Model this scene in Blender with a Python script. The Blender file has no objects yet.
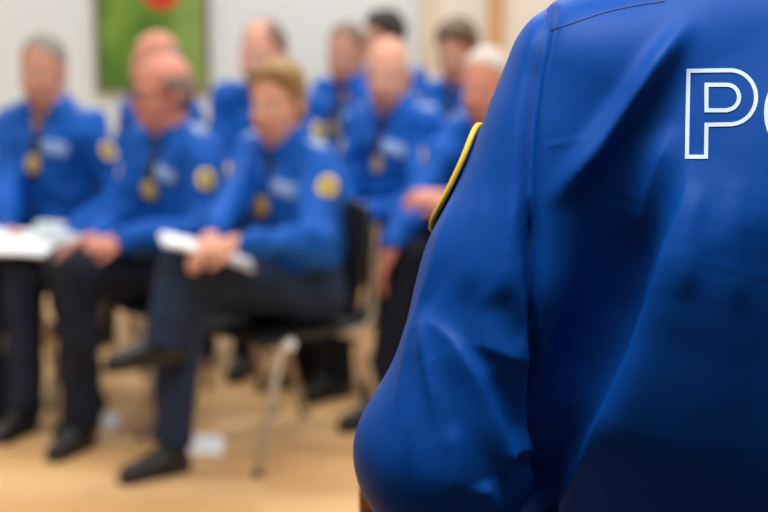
import bpy, math, random
import numpy as np
from mathutils import Vector, Matrix
from mathutils.bvhtree import BVHTree

S = bpy.context.scene
COL = S.collection
rnd = random.Random(7)

# ------------------------------------------------------------------ camera
FPX, HC, PITCH = 1920.0, 1.93, math.radians(10.9)
CP, SP = math.cos(PITCH), math.sin(PITCH)

def ray(px, py):
    x, y = (px-384)/FPX, (256-py)/FPX
    return np.array([x, CP+SP*y, -SP+CP*y])          # per unit of optical depth

def at_depth(px, py, d):
    return np.array([0, 0, HC])+ray(px, py)*d

def at_y(px, py, Y):
    r = ray(px, py)
    return np.array([0, 0, HC])+r*(Y/r[1])

def at_floor(px, py, z=0.0):
    r = ray(px, py)
    return np.array([0, 0, HC])+r*((z-HC)/r[2])

def project(P):
    Q = P-np.array([0, 0, HC])
    d = Q[:, 1]*CP-Q[:, 2]*SP
    u = Q[:, 1]*SP+Q[:, 2]*CP
    return 384+FPX*Q[:, 0]/d, 256-FPX*u/d

# ------------------------------------------------------------------ materials
def srgb(c):
    return tuple(((v/255)/12.92 if v/255 <= .04045 else ((v/255+.055)/1.055)**2.4) for v in c)+(1,)

def mat(name, rgb, rough=.6, metal=0., spec=.5, noise=0., nscale=30., bump=0., bscale=200., sheen=0., coat=0.):
    m = bpy.data.materials.new(name)
    m.use_nodes = True
    nt = m.node_tree
    b = nt.nodes['Principled BSDF']
    c = srgb(rgb)
    b.inputs['Base Color'].default_value = c
    b.inputs['Roughness'].default_value = rough
    b.inputs['Metallic'].default_value = metal
    b.inputs['Specular IOR Level'].default_value = spec
    if sheen:
        b.inputs['Sheen Weight'].default_value = sheen
        b.inputs['Sheen Roughness'].default_value = .4
    if coat:
        b.inputs['Coat Weight'].default_value = coat
    tc = nt.nodes.new('ShaderNodeTexCoord')
    if noise:
        n = nt.nodes.new('ShaderNodeTexNoise')
        n.inputs['Scale'].default_value = nscale
        n.inputs['Detail'].default_value = 4
        nt.links.new(tc.outputs['Object'], n.inputs['Vector'])
        mx = nt.nodes.new('ShaderNodeMix')
        mx.data_type = 'RGBA'
        mx.inputs[6].default_value = tuple(max(0, v*(1-noise)) for v in c[:3])+(1,)
        mx.inputs[7].default_value = tuple(min(1, v*(1+noise)) for v in c[:3])+(1,)
        nt.links.new(n.outputs['Fac'], mx.inputs[0])
        nt.links.new(mx.outputs[2], b.inputs['Base Color'])
    if bump:
        n2 = nt.nodes.new('ShaderNodeTexNoise')
        n2.inputs['Scale'].default_value = bscale
        n2.inputs['Detail'].default_value = 3
        nt.links.new(tc.outputs['Object'], n2.inputs['Vector'])
        bp = nt.nodes.new('ShaderNodeBump')
        bp.inputs['Strength'].default_value = bump
        bp.inputs['Distance'].default_value = .003
        nt.links.new(n2.outputs['Fac'], bp.inputs['Height'])
        nt.links.new(bp.outputs['Normal'], b.inputs['Normal'])
    return m

JACKET = (4, 84, 178)
M = {
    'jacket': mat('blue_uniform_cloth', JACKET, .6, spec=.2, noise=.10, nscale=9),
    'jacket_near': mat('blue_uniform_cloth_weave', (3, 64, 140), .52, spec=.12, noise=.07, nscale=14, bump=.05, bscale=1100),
    'seam': mat('navy_seam_thread', (0, 42, 110), .7),
    'trousers': mat('dark_navy_trouser_cloth', (14, 21, 38), .8, noise=.15, nscale=20, spec=.3),
    'trousers_blue': mat('slate_navy_trouser_cloth', (28, 43, 70), .8, noise=.12, nscale=20, spec=.3),
    'black': mat('black_cloth', (18, 19, 24), .75),
    'shoe': mat('black_shoe_leather', (20, 21, 22), .38, noise=.2),
    'sole': mat('black_rubber', (14, 14, 14), .7),
    'yellow': mat('yellow_embroidery', (235, 200, 45), .7),
    'piping': mat('yellow_patch_piping', (232, 186, 40), .6, bump=.25, bscale=900),
    'emblem': mat('grey_gold_embroidery', (112, 108, 84), .7, noise=.3, nscale=120),
    'gold': mat('antique_gold_badge', (196, 168, 92), .4, metal=.2),
    'tag': mat('pale_name_tape', (140, 168, 214), .6),
    'epaulette': mat('pale_epaulette_cloth', (136, 160, 200), .7),
    'letter': mat('white_back_lettering', (196, 207, 226), .6),
    'paper': mat('white_paper', (238, 240, 243), .7),
    'paper_grey': mat('printed_grey_paper', (190, 200, 205), .7, noise=.3, nscale=26),
    'chair_black': mat('black_chair_shell', (30, 30, 31), .5, noise=.1),
    'steel': mat('warm_grey_steel', (184, 166, 146), .35, metal=.45),
    'glint_white': mat('bolt_glint_white', (250, 250, 250), .15),  # near-white base colour stands in for the glint on the chair bolts
    'eye_white': mat('eye_white', (225, 222, 215), .3),
    'iris': mat('dark_iris', (50, 40, 32), .2),
    'lips': mat('lips', (168, 96, 88), .5),
    'lens_frame': mat('dark_spectacle_frame', (40, 34, 32), .3),
    'lectern': mat('brown_lectern_wood', (128, 70, 28), .4, noise=.25, nscale=12),
    'wood_orange': mat('orange_brown_wood', (196, 152, 106), .5, noise=.15, nscale=6),
    'wood_pale': mat('pale_beige_wood', (214, 196, 172), .5, noise=.08, nscale=6),
    'picture_frame': mat('grey_brown_frame', (112, 104, 78), .5),
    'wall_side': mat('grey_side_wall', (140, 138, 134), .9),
    'wall': mat('off_white_plaster', (212, 218, 218), .9, noise=.015, nscale=3, bump=.05, bscale=60),
    'wall_warm': mat('cream_plaster', (224, 216, 204), .9, noise=.015, nscale=3),
    'ceiling': mat('white_ceiling', (235, 235, 232), .9),
    'stage': mat('grey_stage_carpet', (104, 108, 118), .7, noise=.2, nscale=5),
}
def skin(name, rgb): return mat(name, rgb, .55, noise=.08, nscale=18)
SK = {'ruddy': skin('ruddy_skin', (206, 134, 112)), 'pale': skin('pale_skin', (214, 154, 130)), 'tan': skin('tan_skin', (196, 138, 114))}
def hairm(name, rgb): return mat(name, rgb, .6, noise=.25, nscale=60, bump=.6, bscale=90)
HR = {'grey': hairm('grey_hair', (134, 124, 116)), 'blond': hairm('dark_blond_hair', (144, 110, 66)), 'brown': hairm('brown_hair', (96, 74, 54)),
      'dark': hairm('dark_brown_hair', (46, 38, 36)), 'white': hairm('white_grey_hair', (196, 184, 176)), 'ash': hairm('ash_brown_hair', (120, 96, 84))}

def floor_material():
    m = bpy.data.materials.new('parquet_floor')
    m.use_nodes = True
    nt = m.node_tree; b = nt.nodes['Principled BSDF']
    tc = nt.nodes.new('ShaderNodeTexCoord')
    mp = nt.nodes.new('ShaderNodeMapping'); mp.inputs['Rotation'].default_value = (0, 0, .12)
    nt.links.new(tc.outputs['Object'], mp.inputs['Vector'])
    br = nt.nodes.new('ShaderNodeTexBrick')
    br.inputs['Scale'].default_value = 1.0
    br.inputs['Brick Width'].default_value = 1.1
    br.inputs['Row Height'].default_value = .12
    br.inputs['Mortar Size'].default_value = .0025
    br.inputs['Color1'].default_value = srgb((230, 186, 134))
    br.inputs['Color2'].default_value = srgb((212, 162, 106))
    br.inputs['Mortar'].default_value = srgb((150, 98, 52))
    nt.links.new(mp.outputs['Vector'], br.inputs['Vector'])
    n = nt.nodes.new('ShaderNodeTexNoise'); n.inputs['Scale'].default_value = 3
    mp2 = nt.nodes.new('ShaderNodeMapping'); mp2.inputs['Scale'].default_value = (1, 14, 1)
    nt.links.new(mp.outputs['Vector'], mp2.inputs['Vector']); nt.links.new(mp2.outputs['Vector'], n.inputs['Vector'])
    mx = nt.nodes.new('ShaderNodeMix'); mx.data_type = 'RGBA'; mx.blend_type = 'MULTIPLY'; mx.inputs[0].default_value = .35
    nt.links.new(br.outputs['Color'], mx.inputs[6]); nt.links.new(n.outputs['Color'], mx.inputs[7])
    cr = nt.nodes.new('ShaderNodeMapRange'); nt.links.new(n.outputs['Fac'], cr.inputs[0])
    cr.inputs[3].default_value = .82; cr.inputs[4].default_value = 1.1
    nt.links.new(cr.outputs[0], mx.inputs[7])
    nt.links.new(mx.outputs[2], b.inputs['Base Color'])
    b.inputs['Roughness'].default_value = .42
    b.inputs['Specular IOR Level'].default_value = .4
    return m

def picture_material():
    m = bpy.data.materials.new('green_meadow_print')
    m.use_nodes = True
    nt = m.node_tree; b = nt.nodes['Principled BSDF']; b.inputs['Roughness'].default_value = .6
    tc = nt.nodes.new('ShaderNodeTexCoord')
    n = nt.nodes.new('ShaderNodeTexNoise'); n.inputs['Scale'].default_value = 4; n.inputs['Detail'].default_value = 3
    nt.links.new(tc.outputs['Object'], n.inputs['Vector'])
    r = nt.nodes.new('ShaderNodeValToRGB'); e = r.color_ramp.elements
    e[0].position = .35; e[0].color = srgb((58, 104, 16)); e[1].position = .68; e[1].color = srgb((116, 150, 52))
    nt.links.new(n.outputs['Fac'], r.inputs[0])
    sx = nt.nodes.new('ShaderNodeSeparateXYZ'); nt.links.new(tc.outputs['Object'], sx.inputs[0])
    f = nt.nodes.new('ShaderNodeMapRange'); f.inputs[1].default_value = .05; f.inputs[2].default_value = .28; f.inputs[4].default_value = .55
    nt.links.new(sx.outputs['X'], f.inputs[0])
    mx = nt.nodes.new('ShaderNodeMix'); mx.data_type = 'RGBA'; mx.inputs[7].default_value = srgb((160, 176, 108))
    nt.links.new(f.outputs[0], mx.inputs[0]); nt.links.new(r.outputs[0], mx.inputs[6])
    nt.links.new(mx.outputs[2], b.inputs['Base Color'])
    return m

# ------------------------------------------------------------------ mesh helpers
def link(name, me, parent=None, m=None):
    o = bpy.data.objects.new(name, me); COL.objects.link(o)
    if m is not None and me is not None:
        for k in (m if isinstance(m, (list, tuple)) else [m]): me.materials.append(k)
    if parent is not None: o.parent = parent
    return o

def mesh(name, V, F, m=None, parent=None, smooth=True, mi=None):
    me = bpy.data.meshes.new(name)
    V = np.asarray(V, dtype=np.float64)
    me.from_pydata(V.tolist(), [], [list(map(int, f)) for f in F])
    if smooth: me.polygons.foreach_set('use_smooth', np.ones(len(me.polygons), dtype=bool))
    if mi is not None: me.polygons.foreach_set('material_index', np.asarray(mi, dtype=np.int32))
    me.update()
    return link(name, me, parent, m)

def empty(name, label, cat, loc, rz=0, group=None):
    o = bpy.data.objects.new(name, None); COL.objects.link(o)
    o.location = loc; o.rotation_euler = (0, 0, rz); o.empty_display_size = .1
    tag(o, label, cat, group)
    return o

def tag(o, label, cat, group=None):
    o['label'] = label; o['category'] = cat
    if group: o['group'] = group
    return o

def structure(o): o['kind'] = 'structure'; return o

class MB:
    def __init__(s): s.V, s.F = [], []
    def add(s, V, F):
        n = len(s.V); s.V += [tuple(v) for v in V]; s.F += [tuple(i+n for i in f) for f in F]; return s
    def box(s, a, b, bev=0.):
        (x0, y0, z0), (x1, y1, z1) = a, b
        if not bev:
            V = [(x, y, z) for z in (z0, z1) for y in (y0, y1) for x in (x0, x1)]
            return s.add(V, [(0, 2, 3, 1), (4, 5, 7, 6), (0, 1, 5, 4), (2, 6, 7, 3), (0, 4, 6, 2), (1, 3, 7, 5)])
        import bmesh
        bm = bmesh.new(); bmesh.ops.create_cube(bm, size=1)
        for v in bm.verts: v.co = Vector(((x0+x1)/2+v.co.x*(x1-x0), (y0+y1)/2+v.co.y*(y1-y0), (z0+z1)/2+v.co.z*(z1-z0)))
        bmesh.ops.bevel(bm, geom=bm.edges[:], offset=bev, segments=2, affect='EDGES', profile=.5)
        bm.verts.index_update()
        s.add([v.co[:] for v in bm.verts], [[v.index for v in f.verts] for f in bm.faces]); bm.free(); return s
    def tube(s, pts, r, n=10, closed=False):
        pts = [Vector(p) for p in pts]; L = len(pts); V = []; F = []
        up = Vector((0, 0, 1)); prev = None
        for i, p in enumerate(pts):
            a = pts[(i-1) % L] if (closed or i) else p; b = pts[(i+1) % L] if (closed or i < L-1) else p
            t = (b-a).normalized()
            u = prev-t*prev.dot(t) if prev is not None else t.orthogonal()
            if u.length < 1e-6: u = t.orthogonal()
            u.normalize(); prev = u; w = t.cross(u)
            rr = r[i] if isinstance(r, (list, tuple)) else r
            for k in range(n):
                an = 2*math.pi*k/n; V.append(p+u*math.cos(an)*rr+w*math.sin(an)*rr)
        for i in range(L if closed else L-1):
            j = (i+1) % L
            for k in range(n): F.append((i*n+k, i*n+(k+1) % n, j*n+(k+1) % n, j*n+k))
        if not closed: F += [tuple(range(n))[::-1], tuple((L-1)*n+k for k in range(n))]
        return s.add(V, F)
    def build(s, name, m, parent=None, smooth=True):
        o = mesh(name, s.V, s.F, m, parent, smooth)
        if smooth:
            try: o.data.set_sharp_from_angle(angle=math.radians(40))
            except Exception: pass
        return o

# ------------------------------------------------------------------ signed-distance solids, meshed by surface nets
class Solid:
    """list of round cones / ellipsoids blended smoothly, with optional carving and flat trims"""
    def __init__(s): s.P = []; s.trims = []
    def cone(s, a, b, r1, r2=None, k=.02, carve=False):
        s.P.append(('c', np.array(a, float), np.array(b, float), r1, r1 if r2 is None else r2, k, carve)); return s
    def chain(s, pts, rs, k=.02):
        for i in range(len(pts)-1): s.cone(pts[i], pts[i+1], rs[i], rs[i+1], k)
        return s
    def ell(s, c, rad, R=None, k=.02, carve=False):
        s.P.append(('e', np.array(c, float), np.array(rad, float), np.eye(3) if R is None else np.array(R), None, k, carve)); return s
    def trim(s, fn): s.trims.append(fn); return s          # fn(points) > 0 is cut away
    @staticmethod
    def dist(p, X):
        if p[0] == 'c':
            a, b, r1, r2 = p[1:5]
            ba = b-a; L = ba@ba
            if L < 1e-12: return np.sqrt(((X-a)**2).sum(-1))-r1
            t = np.clip(((X-a)@ba)/L, 0, 1)
            return np.sqrt(((X-a-t[..., None]*ba)**2).sum(-1))-(r1+(r2-r1)*t)
        c, rad, R = p[1:4]
        q = (X-c)@R
        k0 = np.sqrt(((q/rad)**2).sum(-1)); k1 = np.sqrt(((q/rad**2)**2).sum(-1))
        return k0*(k0-1)/np.maximum(k1, 1e-9)
    def box(s, p):
        if p[0] == 'c':
            r = max(p[3], p[4]); return np.minimum(p[1], p[2])-r, np.maximum(p[1], p[2])+r
        r = max(p[2]); return p[1]-r, p[1]+r
    def polygonise(s, h):
        bs = [s.box(p) for p in s.P if not p[6]]
        lo = np.min([b[0] for b in bs], 0)-3*h; hi = np.max([b[1] for b in bs], 0)+3*h
        n = np.ceil((hi-lo)/h).astype(int)+1
        F = np.full(n, .09, np.float32)
        ax = [lo[i]+h*np.arange(n[i]) for i in range(3)]
        for p in s.P:
            b0, b1 = s.box(p); k = p[5]; pad = k+2.5*h
            i0 = np.clip(np.floor((b0-pad-lo)/h).astype(int), 0, n); i1 = np.clip(np.ceil((b1+pad-lo)/h).astype(int)+1, 0, n)
            if (i1 <= i0).any(): continue
            sl = tuple(slice(i0[i], i1[i]) for i in range(3))
            X = np.stack(np.meshgrid(*[ax[i][sl[i]] for i in range(3)], indexing='ij'), -1).astype(np.float32)
            d = s.dist(p, X); f = F[sl]
            if p[6]: d = -d; w = np.maximum(k-np.abs(f-d), 0)/k; F[sl] = np.maximum(f, d)+w*w*k/4
            else: w = np.maximum(k-np.abs(f-d), 0)/k; F[sl] = np.minimum(f, d)-w*w*k/4
        if s.trims:
            X = np.stack(np.meshgrid(*ax, indexing='ij'), -1).astype(np.float32)
            for fn in s.trims: F = np.maximum(F, fn(X))
        return nets(F, lo, h)

def nets(F, lo, h):
    ins = F < 0
    nx, ny, nz = F.shape
    cnt = np.zeros((nx-1, ny-1, nz-1), np.int8)
    offs = [(a, b, c) for a in (0, 1) for b in (0, 1) for c in (0, 1)]
    for a, b, c in offs: cnt += ins[a:nx-1+a, b:ny-1+b, c:nz-1+c]
    act = np.argwhere((cnt > 0) & (cnt < 8))
    idx = np.full(cnt.shape, -1, np.int64); idx[tuple(act.T)] = np.arange(len(act))
    C = np.stack([F[act[:, 0]+a, act[:, 1]+b, act[:, 2]+c] for a, b, c in offs], 1).astype(np.float64)
    acc = np.zeros((len(act), 3)); num = np.zeros(len(act))
    for i in range(8):
        for j in range(i+1, 8):
            df = np.array(offs[j])-np.array(offs[i])
            if np.abs(df).sum() != 1: continue
            m = (C[:, i] < 0) != (C[:, j] < 0)
            t = C[:, i]/np.where(m, C[:, i]-C[:, j], 1)
            acc += np.where(m[:, None], np.array(offs[i])+t[:, None]*df, 0); num += m
    V = lo+h*(act+acc/num[:, None])
    faces = []
    for axis in range(3):
        o1, o2 = [(1, 2), (2, 0), (0, 1)][axis]
        sl0 = [slice(None)]*3; sl1 = [slice(None)]*3
        sl0[axis] = slice(0, -1); sl1[axis] = slice(1, None)
        A, B = ins[tuple(sl0)], ins[tuple(sl1)]
        E = np.argwhere(A != B)
        if not len(E): continue
        E = E[(E[:, o1] > 0) & (E[:, o2] > 0) & (E[:, o1] < F.shape[o1]-1) & (E[:, o2] < F.shape[o2]-1)]
        q = []
        for d1, d2 in ((0, 0), (-1, 0), (-1, -1), (0, -1)):
            e = E.copy(); e[:, o1] += d1; e[:, o2] += d2; q.append(idx[tuple(e.T)])
        q = np.stack(q, 1)
        fl = ~A[tuple(E.T)]
        q[fl] = q[fl][:, ::-1]
        faces.append(q)
    return V, np.concatenate(faces)

def vnormals(V, F):
    n = np.cross(V[F[:, 2]]-V[F[:, 0]], V[F[:, 3]]-V[F[:, 1]])
    N = np.zeros_like(V)
    for i in range(4): np.add.at(N, F[:, i], n)
    return N/np.maximum(np.linalg.norm(N, axis=1, keepdims=True), 1e-12)

def wrinkle(V, F, amp, freq, seed, ridge=0.):
    N = vnormals(V, F); r = np.random.RandomState(seed); d = np.zeros(len(V))
    for o in range(7):
        k = r.normal(size=3); k *= freq*(.7+1.0*r.rand())/np.linalg.norm(k); k[2] *= .75
        w = r.normal(size=3)*freq*.5
        d += np.sin(V@k+r.rand()*6.3+1.3*np.sin(V@w+r.rand()*6.3))
    rg = np.zeros(len(V))
    if ridge:                                             # cloth pulls: narrow crests between shallow hollows
        for o in range(5):
            k = r.normal(size=3); k *= freq*(.8+.7*r.rand())/np.linalg.norm(k); w = r.normal(size=3)*freq*.45
            rg += .70-np.abs(np.sin(V@k*.5+r.rand()*6.3+1.5*np.sin(V@w+r.rand()*6.3)))
    return V+N*(amp*d/2.6+ridge*rg)[:, None]

def bvh(V, F): return BVHTree.FromPolygons([Vector(v) for v in V], [tuple(map(int, f)) for f in F])

def cast(tree, o, d):
    loc, nor, i, t = tree.ray_cast(Vector(o), Vector(d).normalized(), 3.0)
    return (None, None) if loc is None else (loc, nor)

def decal(name, tree, c, d, up, shape, parent, m, lift=.004, rings=5, M_=28, inner=None, back=.4):
    """a sewn-on piece: polar grid cast along d onto the cloth, closed with thickness"""
    c, d, up = Vector(c), Vector(d).normalized(), Vector(up)
    up = (up-d*up.dot(d)).normalized(); sd = d.cross(up)
    top, bot = [], []; last = None
    for k in range(rings+1):
        for j in range(M_ if k else 1):
            an = 2*math.pi*j/M_; x, z = shape(an)
            p = c+sd*(x*k/rings)+up*(z*k/rings)-d*back
            loc, nor = cast(tree, p, d)
            if loc is None or (last is not None and abs((loc-c).dot(d)) > .12):
                if last is None: return None
                loc = p+d*((last-p).dot(d)); nor = -d
            last = loc
            n_ = (nor-d).normalized()
            top.append(loc+n_*lift); bot.append(loc-n_*.006)
    n = len(top); F = []; mi = []
    for side, o in ((1, 0), (0, n)):
        for j in range(M_):
            a, b = 1+j, 1+(j+1) % M_
            f = (o, o+a, o+b); F.append(f if side else f[::-1]); mi.append(1 if inner else 0)
        for k in range(1, rings):
            for j in range(M_):
                a = 1+(k-1)*M_+j; b = 1+(k-1)*M_+(j+1) % M_
                f = (o+a, o+a+M_, o+b+M_, o+b); F.append(f if side else f[::-1]); mi.append(1 if inner and k+1 <= inner else 0)
    for j in range(M_):
        a = 1+(rings-1)*M_+j; b = 1+(rings-1)*M_+(j+1) % M_
        F.append((a, a+n, b+n, b)); mi.append(0)
    return mesh(name, top+bot, F, m, parent, True, mi)

def oval(w, h): return lambda a: (w*math.cos(a), h*math.sin(a))
def rect(w, h, p=.25):
    f = lambda v: math.copysign(abs(v)**p, v)
    return lambda a: (w*f(math.cos(a)), h*f(math.sin(a)))
def shield(w, h):
    return lambda a: (w*math.copysign(abs(math.cos(a))**.7, math.cos(a)), h*math.copysign(abs(math.sin(a))**.8, math.sin(a)))

# ------------------------------------------------------------------ people
def Solid_torso(j):
    t = Solid(); t.P = j.P[:6]; return t

def nrm(v): v = np.array(v, float); return v/np.linalg.norm(v)

def ik(a, b, l1, l2, pole):
    a, b = np.array(a, float), np.array(b, float)
    v = b-a; L = np.linalg.norm(v)
    if L > (l1+l2)*.995: b = a+v/L*(l1+l2)*.995; v = b-a; L = np.linalg.norm(v)
    x = (l1*l1-l2*l2+L*L)/(2*L); y = math.sqrt(max(l1*l1-x*x, 0))
    e = v/L; p = np.array(pole, float); p = nrm(p-e*(p@e))
    return a+e*x+p*y, b

def hand_into(s, W, d, nb, side, curl=.5, spread=1.0):
    """palm, four unequal bent fingers and a thumb; d points along the hand, nb is the back of the hand"""
    d = nrm(d); nb = np.array(nb, float); nb = nrm(nb-d*(nb@d)); t = np.cross(d, nb)*side   # t: thumb side
    W = np.array(W, float)
    s.cone(W-d*.03, W+d*.02, .026, .024, .012)
    lens = (.074, .083, .076, .058)
    for i in range(4):
        off = (.031-.0205*i)
        kn = W+d*(.092-.004*abs(i-1.2))+t*off*spread
        s.cone(W+d*.015+t*off*.55, kn, .0165, .0115, .014)
        a = curl*.5; p = kn; fd = nrm(d+t*(.16-.1*i)*spread)
        for sgi, fr in enumerate((.45, .31, .24)):
            q = p+(fd*math.cos(a)-nb*math.sin(a))*lens[i]*fr
            s.cone(p, q, (.0098, .0088, .0080)[sgi], (.0088, .0080, .0070)[sgi], .003); p = q; a += curl*.75
    b0 = W+d*.022+t*.026; b1 = b0+nrm(d*.7+t*.75-nb*.25)*.042; b2 = b1+nrm(d*.92+t*.3-nb*.3)*.032; b3 = b2+nrm(d-nb*.4)*.024
    s.cone(b0, b1, .016, .0122, .012).cone(b1, b2, .0115, .0105, .004).cone(b2, b3, .0105, .0085, .003)

HS = 1.06

def head_frame(c, yaw, pitch=0., roll=0.):
    R = Matrix.Rotation(yaw, 3, 'Z') @ Matrix.Rotation(pitch, 3, 'Y') @ Matrix.Rotation(roll, 3, 'X')
    R = np.array(R); c = np.array(c, float)
    return R, (lambda x, y, z: c+R@(np.array([x, y, z])*HS))

def head_into(s, R, H, N, sz=1.0):
    k = sz
    s.ell(H(-.012*k, 0, .030*k), np.array((.098, .076, .098))*HS, R, .02)
    s.ell(H(.028*k, 0, -.038*k), np.array((.068, .062, .084))*HS, R, .03)
    s.ell(H(.050*k, 0, -.092*k), np.array((.038, .040, .030))*HS, R, .03)
    s.cone(H(-.02*k, 0, -.04*k), N, .059, .063, .03)
    for y in (1, -1):
        s.cone(H(.082*k, .012*y, .022*k), H(.070*k, .046*y, .020*k), .010, .009, .014)
        s.ell(H(.062*k, .040*y, -.038*k), np.array((.022, .018, .020))*HS, R, .02)
        s.ell(H(.098*k, .031*y, -.002*k), np.array((.016, .017, .012))*HS, R, .012, carve=True)
        s.ell(H(-.008*k, .080*y, -.012*k), np.array((.020, .009, .033))*HS, R, .008)
        s.ell(H(.002*k, .090*y, -.010*k), np.array((.010, .008, .018))*HS, R, .006, carve=True)
        s.cone(H(.098*k, .010*y, -.044*k), H(.098*k, .012*y, -.043*k), .009, .008, .008)
    s.cone(H(.092*k, 0, .008*k), H(.113*k, 0, -.036*k), .008, .013, .012)
    s.cone(H(.088*k, -.020*k, -.072*k), H(.088*k, .020*k, -.072*k), .011, .011, .012)

def hair_mesh(style, R, H, m, parent, seed, h=.007):
    s = Solid()
    inv = R.T; c = H(0, 0, 0)
    if style == 'full':
        s.ell(H(-.014, 0, .042), np.array((.108, .087, .104))*HS, R); s.ell(H(.03, .01, .10), np.array((.062, .066, .036))*HS, R, .03)
        s.trim(lambda X: ((X-c)@R)@np.array([.80, 0, -.60])-.012)
    elif style == 'parted':
        s.ell(H(-.016, 0, .036), np.array((.108, .088, .104))*HS, R); s.ell(H(.035, .02, .090), np.array((.064, .060, .040))*HS, R, .03)
        s.ell(H(-.035, 0, -.035), np.array((.070, .084, .070))*HS, R, .03)
        s.trim(lambda X: ((X-c)@R)@np.array([.86, 0, -.50])-.026)
    elif style == 'short':
        s.ell(H(-.014, 0, .034), np.array((.102, .081, .101))*HS, R)
        s.trim(lambda X: ((X-c)@R)@np.array([.80, 0, -.60])+.006)
    elif style == 'receding':
        s.ell(H(-.016, 0, .034), np.array((.104, .086, .100))*HS, R); s.ell(H(-.04, 0, -.02), np.array((.062, .085, .065))*HS, R, .03)
        s.trim(lambda X: ((X-c)@R)@np.array([.85, 0, -.52])+.012)
        s.ell(H(.068, 0, .125), np.array((.085, .056, .070))*HS, R, .01, carve=True)
    elif style == 'fringe':                                   # bald crown, hair round the sides and back
        s.ell(H(-.020, 0, .012), np.array((.100, .086, .088))*HS, R); s.ell(H(-.04, 0, -.025), np.array((.062, .080, .055))*HS, R, .03)
        s.trim(lambda X: ((X-c)@R)@np.array([.90, 0, -.43])-.012)
        s.trim(lambda X: ((X-c)@R)@np.array([.25, 0, .97])-.062)
    V, F = s.polygonise(h)
    V = wrinkle(V, F, .002, 120, seed)
    return mesh('hair', V, F, m, parent)

def shoe(parent, ankle, fwd, ground=True, lift=0.):
    f = nrm((fwd[0], fwd[1], 0 if ground else fwd[2])); up = np.array([0, 0, 1.]) if ground else nrm(np.array([0, 0, 1.])-f*f[2])
    A = np.array(ankle, float); base = A-up*.075 if not ground else np.array([A[0], A[1], lift])
    s = Solid()
    p = lambda a, z: base+f*a+up*z
    s.cone(p(-.035, .035), p(.03, .04), .040, .042, .02).cone(p(.03, .04), p(.165, .028), .042, .036, .02)
    s.cone(p(-.015, .05), p(-.010, .115), .043, .042, .03).cone(p(.02, .07), p(.10, .045), .035, .030, .02)
    s.trim(lambda X: .012-(X-base)@up)
    o = mesh('shoe', *s.polygonise(.008), M['shoe'], parent)
    q = Solid()
    q.cone(p(-.035, .014), p(.03, .014), .044, .046, .02).cone(p(.03, .014), p(.168, .014), .046, .040, .02)
    q.trim(lambda X: (X-base)@up-.016).trim(lambda X: .001-(X-base)@up)
    mesh('shoe_sole', *q.polygonise(.008), M['sole'], o)

def face_bits(parent, R, H, glasses=False):
    for y in (1, -1):
        c = H(.0775, .031*y, -.002)
        V, F = Solid().ell(c, (.0120, .0120, .0120), R).polygonise(.004)
        ir = ((V-c)@R)
        e = mesh('eye', V, F, [M['eye_white'], M['iris']], parent)
        ce = ir[F].mean(1)
        e.data.polygons.foreach_set('material_index', (np.hypot(ce[:, 1], ce[:, 2]) < .0068).astype(np.int32)*(ce[:, 0] > 0))
    s = Solid().cone(H(.093, -.020, -.070), H(.0985, 0, -.068), .0045, .0055, .004).cone(H(.0985, 0, -.068), H(.093, .020, -.070), .0055, .0045, .004)
    s.cone(H(.094, -.016, -.076), H(.098, 0, -.078), .0045, .006, .004).cone(H(.098, 0, -.078), H(.094, .016, -.076), .006, .0045, .004)
    mesh('lips', *s.polygonise(.0035), M['lips'], parent)
    if glasses:
        g = MB()
        for y in (1, -1):
            g.tube([H(.112-.012*abs(math.cos(a))*.5, .033*y+.026*math.cos(a), -.002+.019*math.sin(a)) for a in np.linspace(0, 2*math.pi, 20, endpoint=False)], .002, 6, True)
            g.tube([H(.106, .060*y, .004), H(.04, .080*y, .004), H(-.01, .083*y, .006)], .002, 6)
        g.tube([H(.111, -.008, 0), H(.116, 0, .003), H(.111, .008, 0)], .002, 6)
        g.build('glasses', M['lens_frame'], parent)

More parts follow.
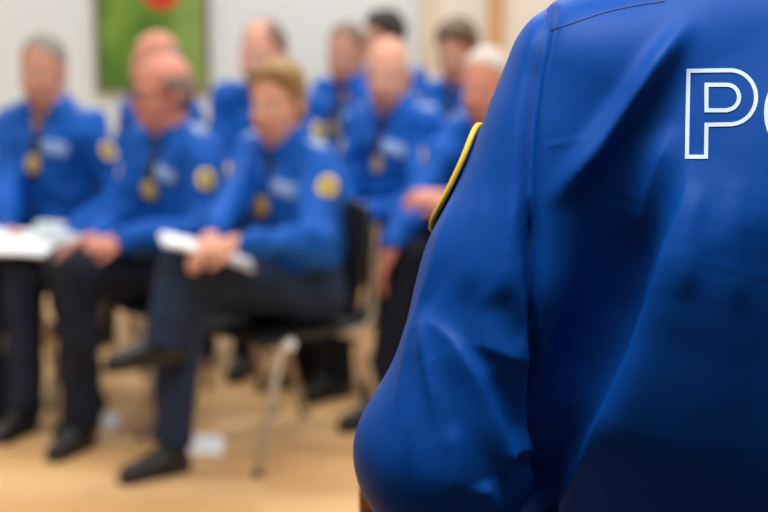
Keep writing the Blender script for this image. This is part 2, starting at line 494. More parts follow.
def seated(label, px, Y, ztop, psi, headdir, skin_m, hair, style, lw=None, rw=None, lean=.04, hpitch=.08, tro='trousers',
           legs=None, glasses=False, res=.007, seed=1, girth=1.0, hroll=0., tie=True, handL=None, handR=None, curl=.5):
    """a seated officer; lw / rw are the wrists as world points, legs overrides knees and ankles"""
    X = (px-384)/FPX*(Y*CP+(HC-1.2)*SP)
    psi_ = math.radians(psi); f = np.array([math.cos(psi_), math.sin(psi_), 0])
    hip = np.array([X, Y, 0])-f*(lean+.02)
    root = empty('person', label, 'person', hip, psi_, 'officers seated in the audience')
    Rw = np.array(Matrix.Rotation(psi_, 3, 'Z'))
    L = lambda w: Rw.T@(np.array(w, float)-hip)
    dz = ztop-1.335
    N = np.array([lean-.01, 0, 1.075+dz]); C = np.array([lean*.6-.02, 0, .90+dz*.7])
    sh = {1: np.array([lean-.015, .185, .992+dz]), -1: np.array([lean-.015, -.185, .992+dz])}
    yaw = math.radians(headdir)-psi_
    Hc_ = np.array([lean+.02, 0, 1.205+dz])
    R, H = head_frame(Hc_, yaw, hpitch, hroll)
    arms = {}
    for sd, w in ((1, lw), (-1, rw)):
        w_ = L(w) if w is not None else np.array([.36, .10*sd, .66])
        arms[sd] = ik(sh[sd], w_, (.297), .276, (-.35, .55*sd, -.75))
    kn = {1: np.array([.43, .11, .525]), -1: np.array([.43, -.11, .525])}
    an = {1: np.array([.45, .11, .085]), -1: np.array([.45, -.11, .085])}
    toe = {1: (1, .12, 0), -1: (1, -.12, 0)}
    free = {1: False, -1: False}
    if legs:
        for sd, v in legs.items():
            kn[sd], an[sd] = L(v[0]), L(v[1])
            if len(v) > 2: toe[sd] = Rw.T@np.array(v[2], float)
            if len(v) > 3: free[sd] = v[3]
    hp = {1: np.array([.03, .09, .545]), -1: np.array([.03, -.09, .545])}
    # body
    b = Solid()
    head_into(b, R, H, N+np.array([0, 0, .0]))
    b.cone((0, 0, .58), C, .07, .08, .05).cone(C, N, .08, .055, .05).cone(sh[1], sh[-1], .04, .04, .04)
    for sd in (1, -1):
        e, w = arms[sd]
        b.chain([sh[sd], e, w], [.032, .026, .023], .01)
        dd = nrm(w-e)
        hd = handL if sd == 1 else handR
        if hd is not None: dd = nrm(Rw.T@np.array(hd, float))
        hand_into(b, w+dd*.015, dd, np.array([.25, .35*sd, .9]), -sd, curl)
        b.chain([hp[sd], kn[sd], an[sd]], [.055, .045, .03], .02)
    mesh('body', *b.polygonise(.0062 if res < .01 else .008), skin_m, root)
    hair_mesh(style, R, H, hair, root, seed)
    face_bits(root, R, H, glasses)
    # jacket
    j = Solid(); g = girth
    for sd in (1, -1):
        j.cone((0, .065*sd, .55), C+np.array([.0, .078*sd, 0]), .128*g, .122*g, .06)
        j.cone(C+np.array([.0, .078*sd, 0]), sh[sd]+np.array([0, -.05*sd, -.02]), .118, .072, .05)
        j.cone(N+np.array([-.012, 0, -.01]), sh[sd]+np.array([0, -.01*sd, .0]), .066, .058, .05)
    for sd in (1, -1):
        e, w = arms[sd]
        j.cone(sh[sd], e, .068, .058, .03).cone(e, w-(w-e)*.04, .058, .042, .02)
    nd = nrm(H(-.02, 0, -.04)-N)
    j.cone(N, N+nd*.05, .068, .066, .02)
    c0 = N+nd*.035+np.array([-.01, 0, 0])
    cutd = nrm(nd+np.array([.35, 0, 0]))
    j.trim(lambda Xp: np.where(((Xp-N)**2).sum(-1) < .10**2, (Xp-c0)@cutd, -1))
    j.trim(lambda Xp: .655-Xp[..., 2])
    V, F = j.polygonise(res)
    V = wrinkle(V, F, .0065, 24, seed, .0085)
    mesh('jacket', V, F, M['jacket'], root)
    tree = bvh(V, F)
    torso = bvh(*Solid_torso(j).polygonise(.012))
    def front(y, z):
        p, q = cast(torso, (1, y, z), (-1, 0, 0))
        return (.6, y, z) if p is None else (p.x+.035, y, z)
    # collar + tie + badges
    k = Solid().cone(N+nd*.012, N+nd*.075, .0660, .063, .01)
    k.trim(lambda Xp: (Xp-(N+nd*.066))@cutd)
    mesh('collar', *k.polygonise(.006), M['black'], root)
    if tie:
        V_, F_ = [], []
        zs = np.linspace(N[2]-.03, .82, 12)
        for i, z in enumerate(zs):
            for y in (-.5, .5):
                wd = .026+.018*min(1, i/5)
                loc, nor = cast(tree, front(y*wd, z), (-1, 0, 0))
                if loc is None: continue
                V_ += [loc+nor*.007, loc-nor*.004]
        for i in range(len(V_)//4-1):
            a = i*4; c_ = a+4
            F_ += [(a, a+2, c_+2, c_), (a, c_, c_+1, a+1), (a+2, a+3, c_+3, c_+2), (a+1, c_+1, c_+3, a+3)]
        if len(V_) >= 8: mesh('tie', V_, F_, M['black'], root)
    decal('round_badge', tree, front(0, .85+dz), (-1, 0, 0), (0, 0, 1), oval(.031, .036), root, M['gold'], .012, back=.01)
    decal('name_tape', tree, front(.105, .925+dz), (-1, 0, -.1), (0, .12, 1), rect(.056, .023), root, M['tag'], .006, back=.01)
    for sd in (1, -1):
        e, w = arms[sd]
        ax = nrm(e-sh[sd]); c = sh[sd]+(e-sh[sd])*.40
        out = np.array([.35, 1.0*sd, .15]); out = nrm(out-ax*(out@ax))
        decal('shoulder_patch', tree, c, -out, -ax, shield(.029, .036), root, [M['yellow'], M['emblem']], .006, inner=3)
        decal('epaulette', tree, (sh[sd]*.86+N*.14), (0, -.35*sd, -1), (0, 1, 0), rect(.024, .036), root, M['epaulette'], .008)
    # trousers and shoes
    t = Solid()
    t.cone(hp[1]+np.array([-.05, -.01, .02]), hp[-1]+np.array([-.05, .01, .02]), .115, .115, .05)
    t.cone((.005, -.055, .56), (.0, -.062, .69), .124*girth, .116*girth, .05).cone((.005, .055, .56), (.0, .062, .69), .124*girth, .116*girth, .05)
    t.trim(lambda Xp: Xp[..., 2]-(.70 if not legs else .80))
    for sd in (1, -1):
        t.chain([hp[sd], kn[sd]], [.092, .070], .03)
        sd_ = nrm(an[sd]-kn[sd])
        t.cone(kn[sd], an[sd]+sd_*(.05 if free[sd] else .01), .073, .066, .03)
    t.trim(lambda Xp: np.where(Xp[..., 0] < .34, .4555-Xp[..., 2], -1))
    for sd in (1, -1):
        sd_ = nrm(an[sd]-kn[sd])
        t.trim(lambda Xp, a=an[sd], d=sd_: np.where(((Xp-a)**2).sum(-1) < .12**2, (Xp-a-d*.02)@d, -1))
    V, F = t.polygonise(max(res, .008))
    V = wrinkle(V, F, .003, 24, seed+50, .005)
    m_ = V[:, 0] < .33
    V[m_, 2] = np.maximum(V[m_, 2], .453)
    mesh('trousers', V, F, M[tro], root)
    for sd in (1, -1):
        shoe(root, an[sd], toe[sd], not free[sd])
        if not free[sd]: continue
    return root, L, hip, psi_

# ------------------------------------------------------------------ room
YW = 10.5
floor = structure(MB().box((-6, -3.2, -.1), (6, YW+.1, 0)).build('floor', floor_material(), smooth=False))
xs = at_y(420, 40, YW)[0]
structure(MB().box((-6.1, YW, 0), (xs, YW+.12, 3.4)).build('wall_back', M['wall'], smooth=False))
structure(MB().box((xs, YW, 0), (6.1, YW+.12, 3.4)).build('wall_back_right', M['wall_warm'], smooth=False))
structure(MB().box((-6.1, -3.2, 0), (-6, YW, 3.4)).build('wall_left', M['wall_side'], smooth=False))
structure(MB().box((6, -3.2, 0), (6.1, YW, 3.4)).build('wall_right', M['wall_side'], smooth=False))
structure(MB().box((-6.1, -3.2, 3.4), (6.1, YW+.12, 3.5)).build('ceiling', M['ceiling'], smooth=False))
structure(MB().box((-6, YW-.015, 0), (6, YW, .09)).build('baseboard_back', M['wood_pale'], smooth=False))
for n_, x0, x1, mm in (('trim_1', 420, 433, 'wood_pale'), ('trim_2', 487, 502, 'wood_orange')):
    structure(MB().box((at_y(x0, 40, YW)[0], YW-.06, 0), (at_y(x1, 40, YW)[0], YW, 3.4), .006).build(n_, M[mm], smooth=False))
structure(MB().box((-2.6, -2.6, 0), (2.6, 2.35, .36), .01).build('floor_stage', M['stage'], smooth=False))

# framed picture on the back wall
pa, pb = at_y(97, 92, YW-.02), at_y(210, 92, YW-.02)
pw, pz0, pz1 = pb[0]-pa[0], pa[2], pa[2]+.86
pic = empty('framed_picture', 'framed green meadow picture with a red patch hanging on the pale back wall', 'picture', ((pa[0]+pb[0])/2, YW-.001, pz0))
fr = MB(); w2 = pw/2; hh = pz1-pz0; t_ = .022
for a, b in (((-w2, -.035, 0), (w2, 0, t_)), ((-w2, -.035, hh-t_), (w2, 0, hh)), ((-w2, -.035, t_), (-w2+t_, 0, hh-t_)), ((w2-t_, -.035, t_), (w2, 0, hh-t_))):
    fr.box(a, b)
fr.build('picture_frame', M['picture_frame'], pic, False)
MB().box((-w2+t_, -.018, t_), (w2-t_, -.002, hh-t_)).build('picture_print', picture_material(), pic, False)
# red blossom shape within the print
rc = at_y(161, -9, YW-.02); rx, rz = rc[0]-(pa[0]+pb[0])/2, rc[2]-pz0
Vb = [(rx, -.0195, rz)]+[(rx+.115*math.cos(a)*(1+.12*math.sin(5*a)), -.0195, rz+.095*math.sin(a)*(1+.1*math.cos(4*a))) for a in np.linspace(0, 2*math.pi, 40, endpoint=False)]
Vb += [(x, -.016, z) for x, y, z in Vb]
Fb = [(0, 1+(j+1) % 40, 1+j) for j in range(40)]+[(1+j, 1+(j+1) % 40, 42+(j+1) % 40, 42+j) for j in range(40)]
mesh('red_blossom', Vb, Fb, mat('red_print', (196, 44, 24), .6), pic, False)

# ------------------------------------------------------------------ chairs
def make_chair():
    root = empty('conference_chair', '', 'chair', (0, 0, 0), 0, 'audience chairs')
    # seat shell, slightly dished, front at +x
    n, m_ = 14, 14; V = []; F = []
    for side in (0, 1):
        for i in range(n+1):
            for j in range(m_+1):
                u, v = i/n*2-1, j/m_*2-1
                x = .215*u*math.sqrt(1-.18*v*v)+.02; y = .215*v*math.sqrt(1-.18*u*u)
                z = .450-.030*max(0, u-.55)**1.5 - (.022 if side else 0)
                V.append((x, y, z))
    st = (n+1)*(m_+1)
    for i in range(n):
        for j in range(m_):
            a = i*(m_+1)+j; b = a+m_+1
            F += [(a, b, b+1, a+1), (st+a, st+a+1, st+b+1, st+b)]
    for i in range(n):
        a, b = i*(m_+1), (i+1)*(m_+1); F.append((a, st+a, st+b, b)); a += m_; b += m_; F.append((a, b, st+b, st+a))
    for j in range(m_):
        F.append((j, j+1, st+j+1, st+j)); a = n*(m_+1)+j; F.append((a, st+a, st+a+1, a+1))
    mesh('seat', V, F, M['chair_black'], root).data.set_sharp_from_angle(angle=.8)
    V = []; F = []
    for side in (0, 1):
        for i in range(n+1):
            for j in range(m_+1):
                u, v = i/n*2-1, j/m_*2-1
                z = .70+.155*u*math.sqrt(1-.15*v*v); y = .205*v*math.sqrt(1-.22*max(0, u)**2)
                x = -.215-.06*(u+1)/2*.9+.035*v*v-(.016 if side else 0)
                V.append((x, y, z))
    for i in range(n):
        for j in range(m_):
            a = i*(m_+1)+j; b = a+m_+1
            F += [(a, a+1, b+1, b), (st+a, st+b, st+b+1, st+a+1)]
    for i in range(n):
        a, b = i*(m_+1), (i+1)*(m_+1); F.append((a, b, st+b, st+a)); a += m_; b += m_; F.append((a, st+a, st+b, b))
    for j in range(m_):
        F.append((j, st+j, st+j+1, j+1)); a = n*(m_+1)+j; F.append((a, a+1, st+a+1, st+a))
    mesh('backrest', V, F, M['chair_black'], root).data.set_sharp_from_angle(angle=.8)
    for sy in (1, -1):
        l = MB().tube([(.15, .215*sy, .425), (.18, .225*sy, .40), (.290, .235*sy, .012)], .0145, 10).build('leg', M['steel'], root)
        MB().tube([(.2905, .235*sy, 0), (.2905, .235*sy, .022)], .017, 10).build('foot_cap', M['sole'], l)
        l = MB().tube([(-.12, .215*sy, .425), (-.16, .225*sy, .40), (-.285, .235*sy, .012)], .0145, 10).build('leg', M['steel'], root)
        MB().tube([(-.2855, .235*sy, 0), (-.2855, .235*sy, .022)], .017, 10).build('foot_cap', M['sole'], l)
        MB().tube([(-.10, .20*sy, .418), (-.22, .20*sy, .425), (-.250, .195*sy, .47), (-.262, .185*sy, .58), (-.287, .17*sy, .78)], .011, 10).build('back_post', M['steel'], root)
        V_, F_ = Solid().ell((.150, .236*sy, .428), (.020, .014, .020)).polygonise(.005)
        mesh('bolt_glint', V_, F_, M['glint_white'], root)  # enlarged bolt head, its glint painted as plain white
    MB().tube([(.17, -.215, .4165), (.17, .215, .4165)], .011, 10).tube([(-.12, -.215, .4165), (-.12, .215, .4165)], .011, 10).build('seat_frame', M['steel'], root)
    return root

def kids(o): return [c for c in bpy.data.objects if c.parent == o]
def copy_tree(o, parent=None):
    c = o.copy(); COL.objects.link(c); c.parent = parent
    for ch in kids(o): copy_tree(ch, c)
    return c

# ------------------------------------------------------------------ the audience
PSI = -138.7
G = lambda px, py, Y: at_y(px, py, Y)
people = []
def P(chair_label, *a, **k):
    people.append((chair_label,)+seated(*a, **k))

P('black chair with steel legs under the blond front-row sitter',
  'person with short dark blond hair in blue uniform, legs crossed, papers held in both hands', 277, 6.50, 1.346, PSI, -112, SK['pale'], HR['blond'], 'parted',
  lw=G(243, 242, 6.03), rw=G(214, 234, 6.12), lean=.05, tro='trousers_blue', seed=3, handL=(-.9, .1, -.2), handR=(-.35, -.85, -.35),
  legs={1: (G(182, 268, 6.17), G(163, 342, 6.10), (-.97, -.1, -.12), True), -1: (G(186, 300, 6.22), G(170, 438, 6.18), (-.75, -.65, 0))})
P('black chair under the balding person in spectacles',
  'balding person in spectacles facing left, blue uniform, hands resting together on the knee', 163, 6.92, 1.332, PSI-4, -148, SK['ruddy'], HR['ash'], 'fringe',
  lw=G(126, 240, 6.58), rw=G(98, 238, 6.72), lean=.07, seed=5, glasses=True, girth=1.06, legs={1: (G(79, 271, 6.53), at_floor(80, 424, .085), (-.35, -.9, 0)), -1: (G(64, 266, 6.74), at_floor(88, 404, .085), (-.4, -.9, 0))}, handL=(-.9, -.1, -.15), handR=(-.75, -.6, -.1))
P('black chair at far left of the front row, sitter with grey papers',
  'person with cropped grey hair facing the camera, white papers on lap, far left', 43, 7.34, 1.369, -120, -104, SK['tan'], HR['grey'], 'short',
  lw=G(72, 236, 7.02), rw=G(8, 232, 7.05), lean=.04, seed=8, legs={1: (G(24, 270, 6.93), at_floor(24, 408, .085), (-.3, -.95, 0)), -1: (G(-18, 268, 7.0), at_floor(-12, 400, .085), (-.5, -.85, 0))}, handL=(-.7, -.6, -.1), handR=(.3, -.9, -.1))
P('black chair partly cut off by the left picture edge',
  'person in blue uniform at the left picture edge, only a shoulder in view', -84, 7.80, 1.34, PSI+10, -150, SK['pale'], HR['brown'], 'short', seed=11, res=.011)
P('black chair behind the blond sitter, partly hidden by the near officer',
  'white-haired person in blue uniform, half hidden behind the near officer with yellow sleeve piping', 486, 7.05, 1.340, -134, -118, SK['ruddy'], HR['white'], 'short',
  lw=G(452, 199, 6.70), rw=G(379, 268, 6.76), lean=.20, seed=13, res=.009, handL=(-.8, -.2, .1), handR=(-.35, -.15, -.95),
  legs={1: (G(452, 256, 6.76), at_floor(440, 412, .085), (-.6, -.8, 0)), -1: (G(412, 258, 6.9), at_floor(380, 400, .085), (-.7, -.7, 0))})
P('black chair under the bald pink-faced second-row person',
  'bald pink-faced person in blue uniform, forearm level across the belly, behind the blond sitter', 388, 7.50, 1.345, PSI, -104, SK['pale'], HR['white'], 'fringe',
  lw=G(356, 217, 7.12), rw=G(338, 222, 7.28), lean=.07, seed=17, res=.009, girth=1.05, handL=(-.8, -.4, -.1), handR=(-.7, -.6, 0))
P('black chair of the person with receding dark hair, second row',
  'person with receding dark hair, just behind and left of the blond sitter', 262, 7.95, 1.381, -112, -122, SK['pale'], HR['ash'], 'receding', lean=.04, seed=19, res=.009)
P('black chair hidden behind the balding spectacled person',
  'bald person mostly hidden behind the balding spectacled one, in front of the green picture', 155, 8.35, 1.307, PSI, -140, SK['ruddy'], HR['grey'], 'fringe', lean=.04, seed=23, res=.010)
P('black chair of the brown-haired sitter near the wood post',
  'person with thick brown hair looking down, in front of the pale and orange wood posts', 457, 8.60, 1.336, PSI, -120, SK['tan'], HR['brown'], 'full', lean=.06, hpitch=.22, seed=29, res=.010)
P('black chair in the third row behind the bald sitter',
  'person with close-cropped ash hair, upright behind the bald pink-faced sitter', 346, 8.95, 1.300, PSI, -118, SK['tan'], HR['ash'], 'short', lean=.03, seed=31, res=.010)
P('black chair in the last row before the back wall',
  'person in the last row of whom only dark hair shows above the bald sitter', 384, 9.90, 1.290, PSI, -150, SK['tan'], HR['dark'], 'full', lean=.04, seed=37, res=.011)

proto = make_chair()
for i, (lab, root, L, hip, ps) in enumerate(people):
    c = proto if i == 0 else copy_tree(proto)
    c.location = hip+np.array([math.cos(ps), math.sin(ps), 0])*.06; c.rotation_euler = (0, 0, ps); c['label'] = lab

# papers
def paper_stack(name, label, A, B, wdir, width, th, m, sag=.0, group='loose papers on laps'):
    A, B = np.array(A), np.array(B); wdir = nrm(wdir); c = (A+B)/2
    root = empty(name, label, 'paper', c, 0, group)
    n = 12
    up = nrm(np.cross(B-A, wdir)); up = up if up[2] > 0 else -up
    for q in range(3):
        V = []; F = []
        o = up*(th*q/3*1.02); sl = np.array([rnd.uniform(-.008, .008), rnd.uniform(-.008, .008), 0])
        for i in range(n+1):
            t = i/n; p = A+(B-A)*t-c+sl+o+up*(sag*4*t*(1-t))
            for w, z in ((0, 0), (1, 0), (1, 1), (0, 1)): V.append(p+wdir*width*(w-.5)+up*z*th/3)
        for i in range(n):
            a = i*4
            for k in range(4): F.append((a+k, a+(k+1) % 4, a+4+(k+1) % 4, a+4+k))
        F += [(3, 2, 1, 0), tuple(n*4+k for k in range(4))]
        mesh('sheet', V, F, m[q], root, False)
    return root

paper_stack('paper_stack', 'white paper stack held by the blond sitter on the crossed knee', G(162, 240, 6.08), G(250, 266, 6.14), (-.2, .97, .05), .15, .012, [M['paper']]*3, .008)
paper_stack('paper_stack', 'white and grey paper stack on the lap of the cropped grey-haired sitter', G(-8, 243, 6.92), G(80, 249, 6.92), (-.15, .95, .22), .22, .010, [M['paper'], M['paper'], M['paper']], .008)
paper_stack('printed_leaflet', 'grey printed leaflet lying on white papers on the far-left lap', G(36, 231, 7.0), G(80, 236, 6.98), (-.1, .95, .3), .14, .005, [M['paper_grey']]*3, .006)

def floor_paper(label, px, py, w, d, h, rz):
    p = at_floor(px, py)
    root = tag(MB().add([(-w/2, -d/2, 0.001), (w/2, -d/2, 0.001), (w/2, d/2, 0.001), (-w/2, d/2, 0.001), (-w/2, -d/2, .004), (w/2, -d/2, .004), (w/2, d/2, .004), (-w/2, d/2, .004),
                  (-w/2, d*.35, h), (w/2, d*.35, h*.9), (w/2, d*.38, h*.9+.003), (-w/2, d*.38, h+.003)],
                 [(3, 2, 1, 0), (0, 1, 5, 4), (1, 2, 6, 5), (3, 0, 4, 7), (4, 5, 9, 8), (6, 7, 11, 10), (8, 9, 10, 11), (5, 6, 10, 9), (7, 4, 8, 11)]).build('folded_paper', M['paper'], None, False),
               label, 'paper', 'folded papers on the floor')
    root.location = (p[0], p[1], 0); root.rotation_euler = (0, 0, rz)
    return root
floor_paper('small folded white paper on the floor behind the shoe of the spectacled sitter', 110, 427, .065, .05, .05, .2)
floor_paper('wide folded white paper on the floor beside the shoe of the crossed-legs sitter', 206, 452, .12, .06, .055, -.05)

# ------------------------------------------------------------------ the near officer, seen from behind at the lectern
def officer():
    base = np.array([.385, 1.50, .36])
    psi_ = math.pi/2
    root = empty('person', 'standing officer seen from behind, blue jacket with white outlined back lettering', 'person', base, psi_)
    Rw = np.array(Matrix.Rotation(psi_, 3, 'Z'))
    L = lambda w: Rw.T@(np.array(w, float)-base)
    cx, yb = base[0], 1.50
    shl = at_depth(596, 84, 1.475); ell_ = at_depth(446, 455, 1.485)
    wl = np.array([.09, 1.755, 1.405])
    mir = lambda p: np.array([2*cx-p[0], p[1], p[2]])
    shr, elr, wr = mir(shl), mir(ell_), mir(wl)
    ZS = shl[2]
    N = np.array([cx, yb+.005, ZS+.085])
    # clothing solid in world space
    j = Solid()
    for s in (1, -1):
        x = lambda v: cx+s*v
        j.cone((x(.130), yb+.05, 1.16), (x(.132), yb+.022, ZS-.22), .160, .145, .06)
        j.cone((x(.132), yb+.022, ZS-.22), (x(.115), yb-.005, ZS-.09), .145, .124, .06)
        j.cone((x(.115), yb-.005, ZS-.09), (x(.170), yb, ZS+.000), .118, .074, .05)
        j.cone((cx, yb+.005, ZS+.055), (x(.175), yb, ZS+.005), .075, .066, .06)
    j.cone((cx, yb+.05, 1.16), (cx, yb+.022, ZS-.22), .160, .145, .06).cone((cx, yb+.022, ZS-.22), (cx, yb-.003, ZS-.06), .145, .110, .06)
    for a, e, w in ((shl, ell_, wl), (shr, elr, wr)):
        m1 = a+(e-a)*.55
        j.cone(a, m1, .070, .068, .022).cone(m1, e, .068, .0645, .02).cone(e, w, .064, .046, .03)
    j.cone(N-np.array([0, 0, .02]), N+np.array([0, 0, .045]), .076, .072, .02)
    j.trim(lambda X: np.where((np.abs(X[..., 0]-cx) < .1), X[..., 2]-(ZS+.115), -1))
    j.trim(lambda X: 1.13-X[..., 2])
    V, F = j.polygonise(.0045)
    me = bpy.data.meshes.new('tmp'); me.from_pydata(V.tolist(), [], F.tolist())
    o = bpy.data.objects.new('tmp', me); COL.objects.link(o)
    md = o.modifiers.new('s', 'SUBSURF'); md.levels = 1; md.render_levels = 1
    dg = bpy.context.evaluated_depsgraph_get(); me2 = bpy.data.meshes.new_from_object(o.evaluated_get(dg))
    V = np.empty(len(me2.vertices)*3); me2.vertices.foreach_get('co', V); V = V.reshape(-1, 3)
    F = np.empty(len(me2.polygons)*4, dtype=np.int32); me2.polygons.foreach_get('vertices', F); F = F.reshape(-1, 4)
    bpy.data.objects.remove(o)
    Nn = vnormals(V, F)
    px, py = project(V)
    D = np.zeros(len(V))
    facing = np.clip(.35-Nn[:, 1]*1.2, 0, 1)
    def crease(pts, h, wl_, wr_, taper=.15, sharp=False):
        """raised cloth fold along a line on the garment: wl_ / wr_ are the soft widths to its left and right (walking along it)"""
        pts = np.array(pts, float); sg = np.linalg.norm(np.diff(pts, axis=0), axis=1); cum = np.concatenate([[0], np.cumsum(sg)])
        best = np.full(len(V), 1e9); sd = np.zeros(len(V)); tt = np.zeros(len(V))
        for i in range(len(sg)):
            a, b = pts[i], pts[i+1]; u = (b-a)/sg[i]
            qx, qy = px-a[0], py-a[1]
            t = np.clip(qx*u[0]+qy*u[1], 0, sg[i])
            dx, dy = qx-t*u[0], qy-t*u[1]; d = np.hypot(dx, dy)
            m_ = d < best
            best[m_] = d[m_]; sd[m_] = np.sign(u[0]*dy-u[1]*dx)[m_]; tt[m_] = (cum[i]+t)[m_]/cum[-1]
        w = np.where(sd < 0, wl_, wr_)          # image y points down: negative = left of travel
        tp = np.clip(np.minimum(tt, 1-tt)/max(taper, 1e-3), 0, 1); tp = tp*tp*(3-2*tp) if taper > 0 else 1
        rd = 2.5
        return h*np.exp(-(np.sqrt(best*best+rd*rd)-rd)/w*1.25)*tp if sharp else h*np.exp(-(best/w)**2)*tp
    for args in FOLDS: D += crease(*args)
    D *= facing
    # fine cloth unevenness
    r = np.random.RandomState(2); nz = np.zeros(len(V))
    for o_ in range(8):
        kk = r.normal(size=3)*np.array([34, 20, 12]); nz += np.sin(V@kk+r.rand()*6.3+1.2*np.sin(V@(r.normal(size=3)*14)+r.rand()*6))
    D += nz*.00055
    V = V+Nn*D[:, None]
    tree = bvh(V, F)
    ml = lambda Vw: (np.asarray(Vw)-base)@Rw
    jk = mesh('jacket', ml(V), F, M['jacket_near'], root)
    # lettering and seams cast onto the cloth
    cam = np.array([0, 0, HC])
    def hit(x, y, lift):
        loc, nor = cast(tree, cam, ray(x, y))
        return None if loc is None else np.array(loc+nor*lift)
    def ribbon(name, loops, w, lift, m, par):
        V_, F_ = [], []
        for pts, closed in loops:
            pts = np.array(pts, float); n = len(pts); off = len(V_); ok = []
            for i in range(n):
                a = pts[(i-1) % n] if closed or i else pts[i]; b = pts[(i+1) % n] if closed or i < n-1 else pts[i]
                c1 = pts[i]-a; c2 = b-pts[i]
                n1 = np.array([-c1[1], c1[0]])/(np.linalg.norm(c1)+1e-9); n2 = np.array([-c2[1], c2[0]])/(np.linalg.norm(c2)+1e-9)
                nn = n1+n2; nn /= np.linalg.norm(nn)+1e-9
                mt = min(1/max(nn@(n2 if np.linalg.norm(c2) > 0 else n1), .5), 1.5)
                for sgn in (-1, 1):
                    q = pts[i]+nn*sgn*w/2*mt
                    t0 = hit(q[0], q[1], lift); b0 = hit(q[0], q[1], -.002)
                    if t0 is None: t0 = b0 = V_[-1] if V_ else cam
                    V_ += [t0, b0]
            for i in range(n if closed else n-1):
                a = off+i*4; c_ = off+((i+1) % n)*4
                F_ += [(a, c_, c_+2, a+2), (a, a+1, c_+1, c_), (a+2, c_+2, c_+3, a+3), (a+1, a+3, c_+3, c_+1)]
        return mesh(name, ml(V_), F_, m, par, False)
    def dens(pts, st=3.):
        out = []
        for a, b in zip(pts[:-1], pts[1:]):
            a, b = np.array(a, float), np.array(b, float); n = max(1, int(np.linalg.norm(b-a)/st))
            out += [a+(b-a)*i/n for i in range(n)]
        return out+[np.array(pts[-1], float)]
    arc = lambda cx_, cy_, rx_, ry_, a0, a1, n=14: [(cx_+rx_*math.cos(math.radians(a0+(a1-a0)*i/n)), cy_+ry_*math.sin(math.radians(a0+(a1-a0)*i/n))) for i in range(n+1)]
    outer = dens([(688.5, 71), (730, 70.5)])+arc(730, 97.5, 26, 27, -86, 86, 20)+dens([(730, 124.5), (706.5, 125), (706, 157), (687, 157), (688.5, 73)])
    inner = dens([(706.5, 85), (727, 85)])+arc(727, 97.5, 12, 12.5, -84, 84, 12)+dens([(727, 110.5), (706.5, 110.5), (706.5, 87)])
    ribbon('letter_p', [(outer, True), (inner, True)], 4.0, .0006, M['letter'], root)
    ribbon('letter_o', [(arc(806, 113, 40, 46, 0, 354, 60), True), (arc(806, 113, 20, 29, 0, 352, 44), True)], 4.0, .0006, M['letter'], root)
    # yoke and armhole seams
    def sm(pts, n=8):
        pts = [np.array(p, float) for p in pts]; pts = [2*pts[0]-pts[1]]+pts+[2*pts[-1]-pts[-2]]; out = []
        for i in range(1, len(pts)-2):
            for k in range(n):
                t = k/n; a, b, c_, d = pts[i-1:i+3]
                out.append(.5*((2*b)+(-a+c_)*t+(2*a-5*b+4*c_-d)*t*t+(-a+3*b-3*c_+d)*t**3))
        return out+[pts[-2]]
    ribbon('yoke_seam', [(sm(YOKE), False)], 1.6, .0006, M['seam'], root)
    ribbon('armhole_seam', [(sm(ARMHOLE), False)], 1.4, .0003, M['seam'], root)
    # sleeve patch with yellow piping on the outer left sleeve
    pc = shl+(ell_-shl)*.345; ax = nrm(ell_-shl)
    dr = nrm(np.array([.88, -.47, -.30])); dr = nrm(dr-ax*(dr@ax)); side = np.cross(dr, ax)
    pts = []; fill = []
    for a in np.linspace(0, 2*math.pi, 60, endpoint=False):
        sx, sz = shield(.034, .0455)(a)
        q = pc+side*sx-ax*sz-dr*.4
        loc, nor = cast(tree, q, dr)
        if loc is None: continue
        pts.append(loc+nor*.0042)
    loc, nor = cast(tree, pc-dr*.4, dr)
    Vp = [np.array(loc+nor*.002)]+[np.array(p) for p in pts]
    n = len(pts); Fp = [(0, 1+(i+1) % n, 1+i) for i in range(n)]
    mid = [np.array(loc)]+[np.array(p) for p in pts]
    pt = mesh('sleeve_patch', ml(Vp), Fp, M['seam'], root)
    sol = pt.modifiers.new('thickness', 'SOLIDIFY'); sol.thickness = .002
    MB().tube([Vector(ml(np.array(p)[None])[0]) for p in pts], .0023, 8, True).build('patch_piping', M['piping'], pt)
    # body
    b = Solid()
    Hc_ = N+np.array([0, .035, .13]); R, H = head_frame(L(Hc_), 0, .12)
    head_into(b, R, H, L(N))
    hipz = .36+.93
    T = lambda x, y, z: L((x, y, z))
    b.cone(T(cx, yb+.01, hipz), T(cx, yb, ZS-.15), .08, .09, .05).cone(T(cx, yb, ZS-.15), L(N), .09, .055, .05).cone(L(shl), L(shr), .04, .04, .04)
    for a, e, w, s in ((shl, ell_, wl, 1), (shr, elr, wr, -1)):
        b.chain([L(a), L(e), L(w)], [.04, .034, .026], .01)
        d_ = np.array([s*.15, .95, -.12]); hand_into(b, L(w+nrm(d_)*.015), Rw.T@d_, (0, .1*s, 1), -s, .35)
    hips = {1: T(cx-.10, yb+.01, hipz), -1: T(cx+.10, yb+.01, hipz)}
    kn = {1: T(cx-.115, yb+.02, .36+.50), -1: T(cx+.115, yb+.02, .36+.50)}
    an = {1: T(cx-.125, yb-.02, .36+.085), -1: T(cx+.125, yb-.02, .36+.085)}
    for s in (1, -1): b.chain([hips[s], kn[s], an[s]], [.06, .05, .034], .02)
    mesh('body', *b.polygonise(.0065), SK['tan'], root)
    hair_mesh('short', R, H, HR['brown'], root, 3)
    face_bits(root, R, H)
    t = Solid()
    t.cone(hips[1]+np.array([0, -.015, .03]), hips[-1]+np.array([0, .015, .03]), .118, .118, .05)
    for s in (1, -1): t.chain([hips[s], kn[s], an[s]], [.105, .075, .062], .03)
    t.trim(lambda X: .07-X[..., 2])
    V_, F_ = t.polygonise(.009)
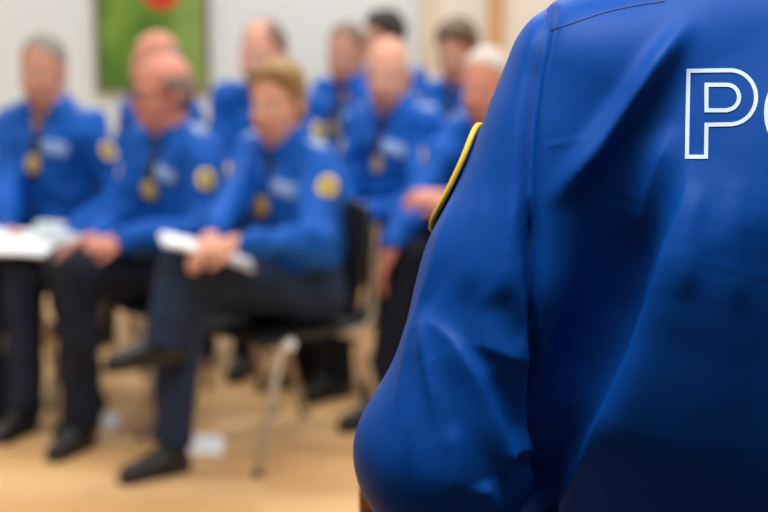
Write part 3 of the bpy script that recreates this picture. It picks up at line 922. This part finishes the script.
    mesh('trousers', wrinkle(V_, F_, .003, 22, 9), F_, M['trousers'], root)
    for s in (1, -1): shoe(root, an[s], (1, .15*s, 0))
    return root

# lines on the cloth: seams and folds, given where the photo shows them
YOKE = [(551, 30), (575, 22), (602, 13), (632, 6), (665, 1)]
ARMHOLE = [(549, 6), (543, 32), (534, 74), (529, 120), (527, 165), (528, 220), (532, 290), (540, 360), (544, 430)]
FOLDS = [
    # armhole groove
    ([(549, 0), (543, 32), (534, 74), (529, 120), (527, 165), (528, 220), (532, 290), (540, 360), (544, 430), (548, 520)], -.0080, 9, 8, .02),
    ([(527, 190), (529, 230), (533, 290), (540, 360), (544, 430), (548, 520)], -.0090, 7, 6, .15),
    # shoulder-blade pull from the yoke down to the armhole
    ([(700, 12), (657, 62), (617, 117), (580, 168), (545, 216)], .0130, 13, 12, .3),
    ([(712, 40), (668, 98), (632, 150), (604, 205), (582, 262)], -.0035, 24, 26, .3),
    ([(676, 118), (660, 160), (642, 205), (622, 255)], .0045, 14, 14, .3, True),
    # big hanging fold edge of the back panel
    ([(699, 145), (690, 182), (682, 212), (671, 250), (653, 306), (633, 357), (610, 409), (587, 460), (550, 535)], .0310, 120, 14, .34, True),
    ([(668, 150), (656, 205), (640, 262), (618, 330), (596, 386), (574, 440), (556, 520)], -.0250, 26, 50, .45),
    # soft verticals under the lettering
    ([(700, 175), (694, 240), (690, 300)], .0030, 10, 12, .3),
    ([(735, 170), (735, 240), (740, 320)], .0025, 12, 12, .3),
    ([(540, 148), (565, 143), (592, 136)], .0005, 3, 3, .3),
    # sleeve creases above the elbow
    ([(422, 300), (434, 322), (456, 342), (480, 378), (498, 425), (520, 486)], .0100, 12, 36, .35, True),
    ([(444, 322), (470, 348), (494, 384), (512, 428), (532, 480)], -.0040, 14, 12, .3),
    ([(455, 338), (484, 346), (516, 358), (556, 370)], .0042, 26, 12, .4, True),
    ([(492, 470), (518, 451), (556, 446)], .0065, 24, 9, .35, True),
    ([(490, 290), (510, 322), (536, 346)], -.0030, 18, 20, .3),
    ([(490, 372), (510, 412), (535, 436)], -.0018, 16, 16, .3),
    ([(470, 140), (450, 220), (424, 300), (402, 390), (392, 440)], .0060, 8, 13, .3, True),
    ([(452, 270), (426, 350), (412, 430), (408, 490)], .0042, 7, 11, .3, True),
    ([(520, 180), (508, 250), (504, 320)], .0035, 10, 12, .35, True),
    ([(490, 180), (474, 250), (462, 310)], .0030, 10, 12, .3),
    ([(428, 300), (430, 350), (434, 400), (436, 440)], .0050, 9, 8, .4, True),
    ([(450, 420), (456, 460), (458, 505)], .0030, 9, 10, .3),
    ([(480, 480), (490, 500), (498, 520)], .0050, 10, 10, .3),
]
officer()

# lectern beyond the officer
lx0 = at_y(359, 495, 1.80)[0]
lect = empty('lectern', 'brown wooden lectern, its edge showing below the near officer\'s elbow', 'lectern', ((lx0+.80)/2, 1.98, .36))
hw = .80-(lx0+.80)/2
ltop = at_y(362, 487, 1.78)[2]-.36
MB().box((-hw, -.19, .06), (-hw+.03, -.01, ltop-.03), .004).build('side_panel', M['lectern'], lect, False)
MB().box((hw-.03, -.19, .06), (hw, -.01, ltop-.03), .004).build('side_panel', M['lectern'], lect, False)
MB().box((-hw+.03, -.04, .06), (hw-.03, -.01, ltop-.03), .004).build('front_panel', M['lectern'], lect, False)
MB().box((-hw+.03, -.18, .55), (hw-.03, -.04, .575), .004).build('shelf', M['lectern'], lect, False)
MB().box((-hw, -.20, ltop-.03), (hw, 0.0, ltop), .006).build('desk_top', M['lectern'], lect, False)
MB().box((-hw-.02, -.21, 0), (hw+.02, .10, .06), .006).build('base', M['lectern'], lect, False)

# ------------------------------------------------------------------ light
def area(name, loc, size, power, rot=(0, 0, 0), col=(.93, .985, 1.0)):
    l = bpy.data.lights.new(name, 'AREA'); l.shape = 'RECTANGLE'; l.size, l.size_y = size; l.energy = power; l.color = col
    o = bpy.data.objects.new(name, l); COL.objects.link(o); o.location = loc; o.rotation_euler = rot
    return o
for x in (-3.2, 0, 3.2):
    for y in (4.2, 6.9, 9.3):
        area('ceiling_lamp', (x, y, 3.36), (1.5, .6), 50)
area('ceiling_lamp', (-.1, 1.15, 3.36), (1.5, .6), 72)
w = bpy.data.worlds.new('World'); S.world = w; w.use_nodes = True
w.node_tree.nodes['Background'].inputs[0].default_value = (.8, .9, 1, 1)
w.node_tree.nodes['Background'].inputs[1].default_value = .06

cam = bpy.data.cameras.new('camera'); co = bpy.data.objects.new('camera', cam); COL.objects.link(co)
co.location = (0, 0, HC); co.rotation_euler = (math.pi/2-PITCH, 0, 0)
cam.sensor_width = 36; cam.lens = FPX/768*36; cam.clip_start = .05; cam.clip_end = 60
cam.dof.use_dof = True; cam.dof.focus_distance = 1.38; cam.dof.aperture_fstop = 6.2
S.camera = co
S.view_settings.view_transform = 'Standard'; S.view_settings.look = 'None'
S.view_settings.gamma = 1; S.view_settings.use_curve_mapping = False
S.view_settings.exposure = 0.0
try: S.cycles.use_denoising = True
except Exception: pass
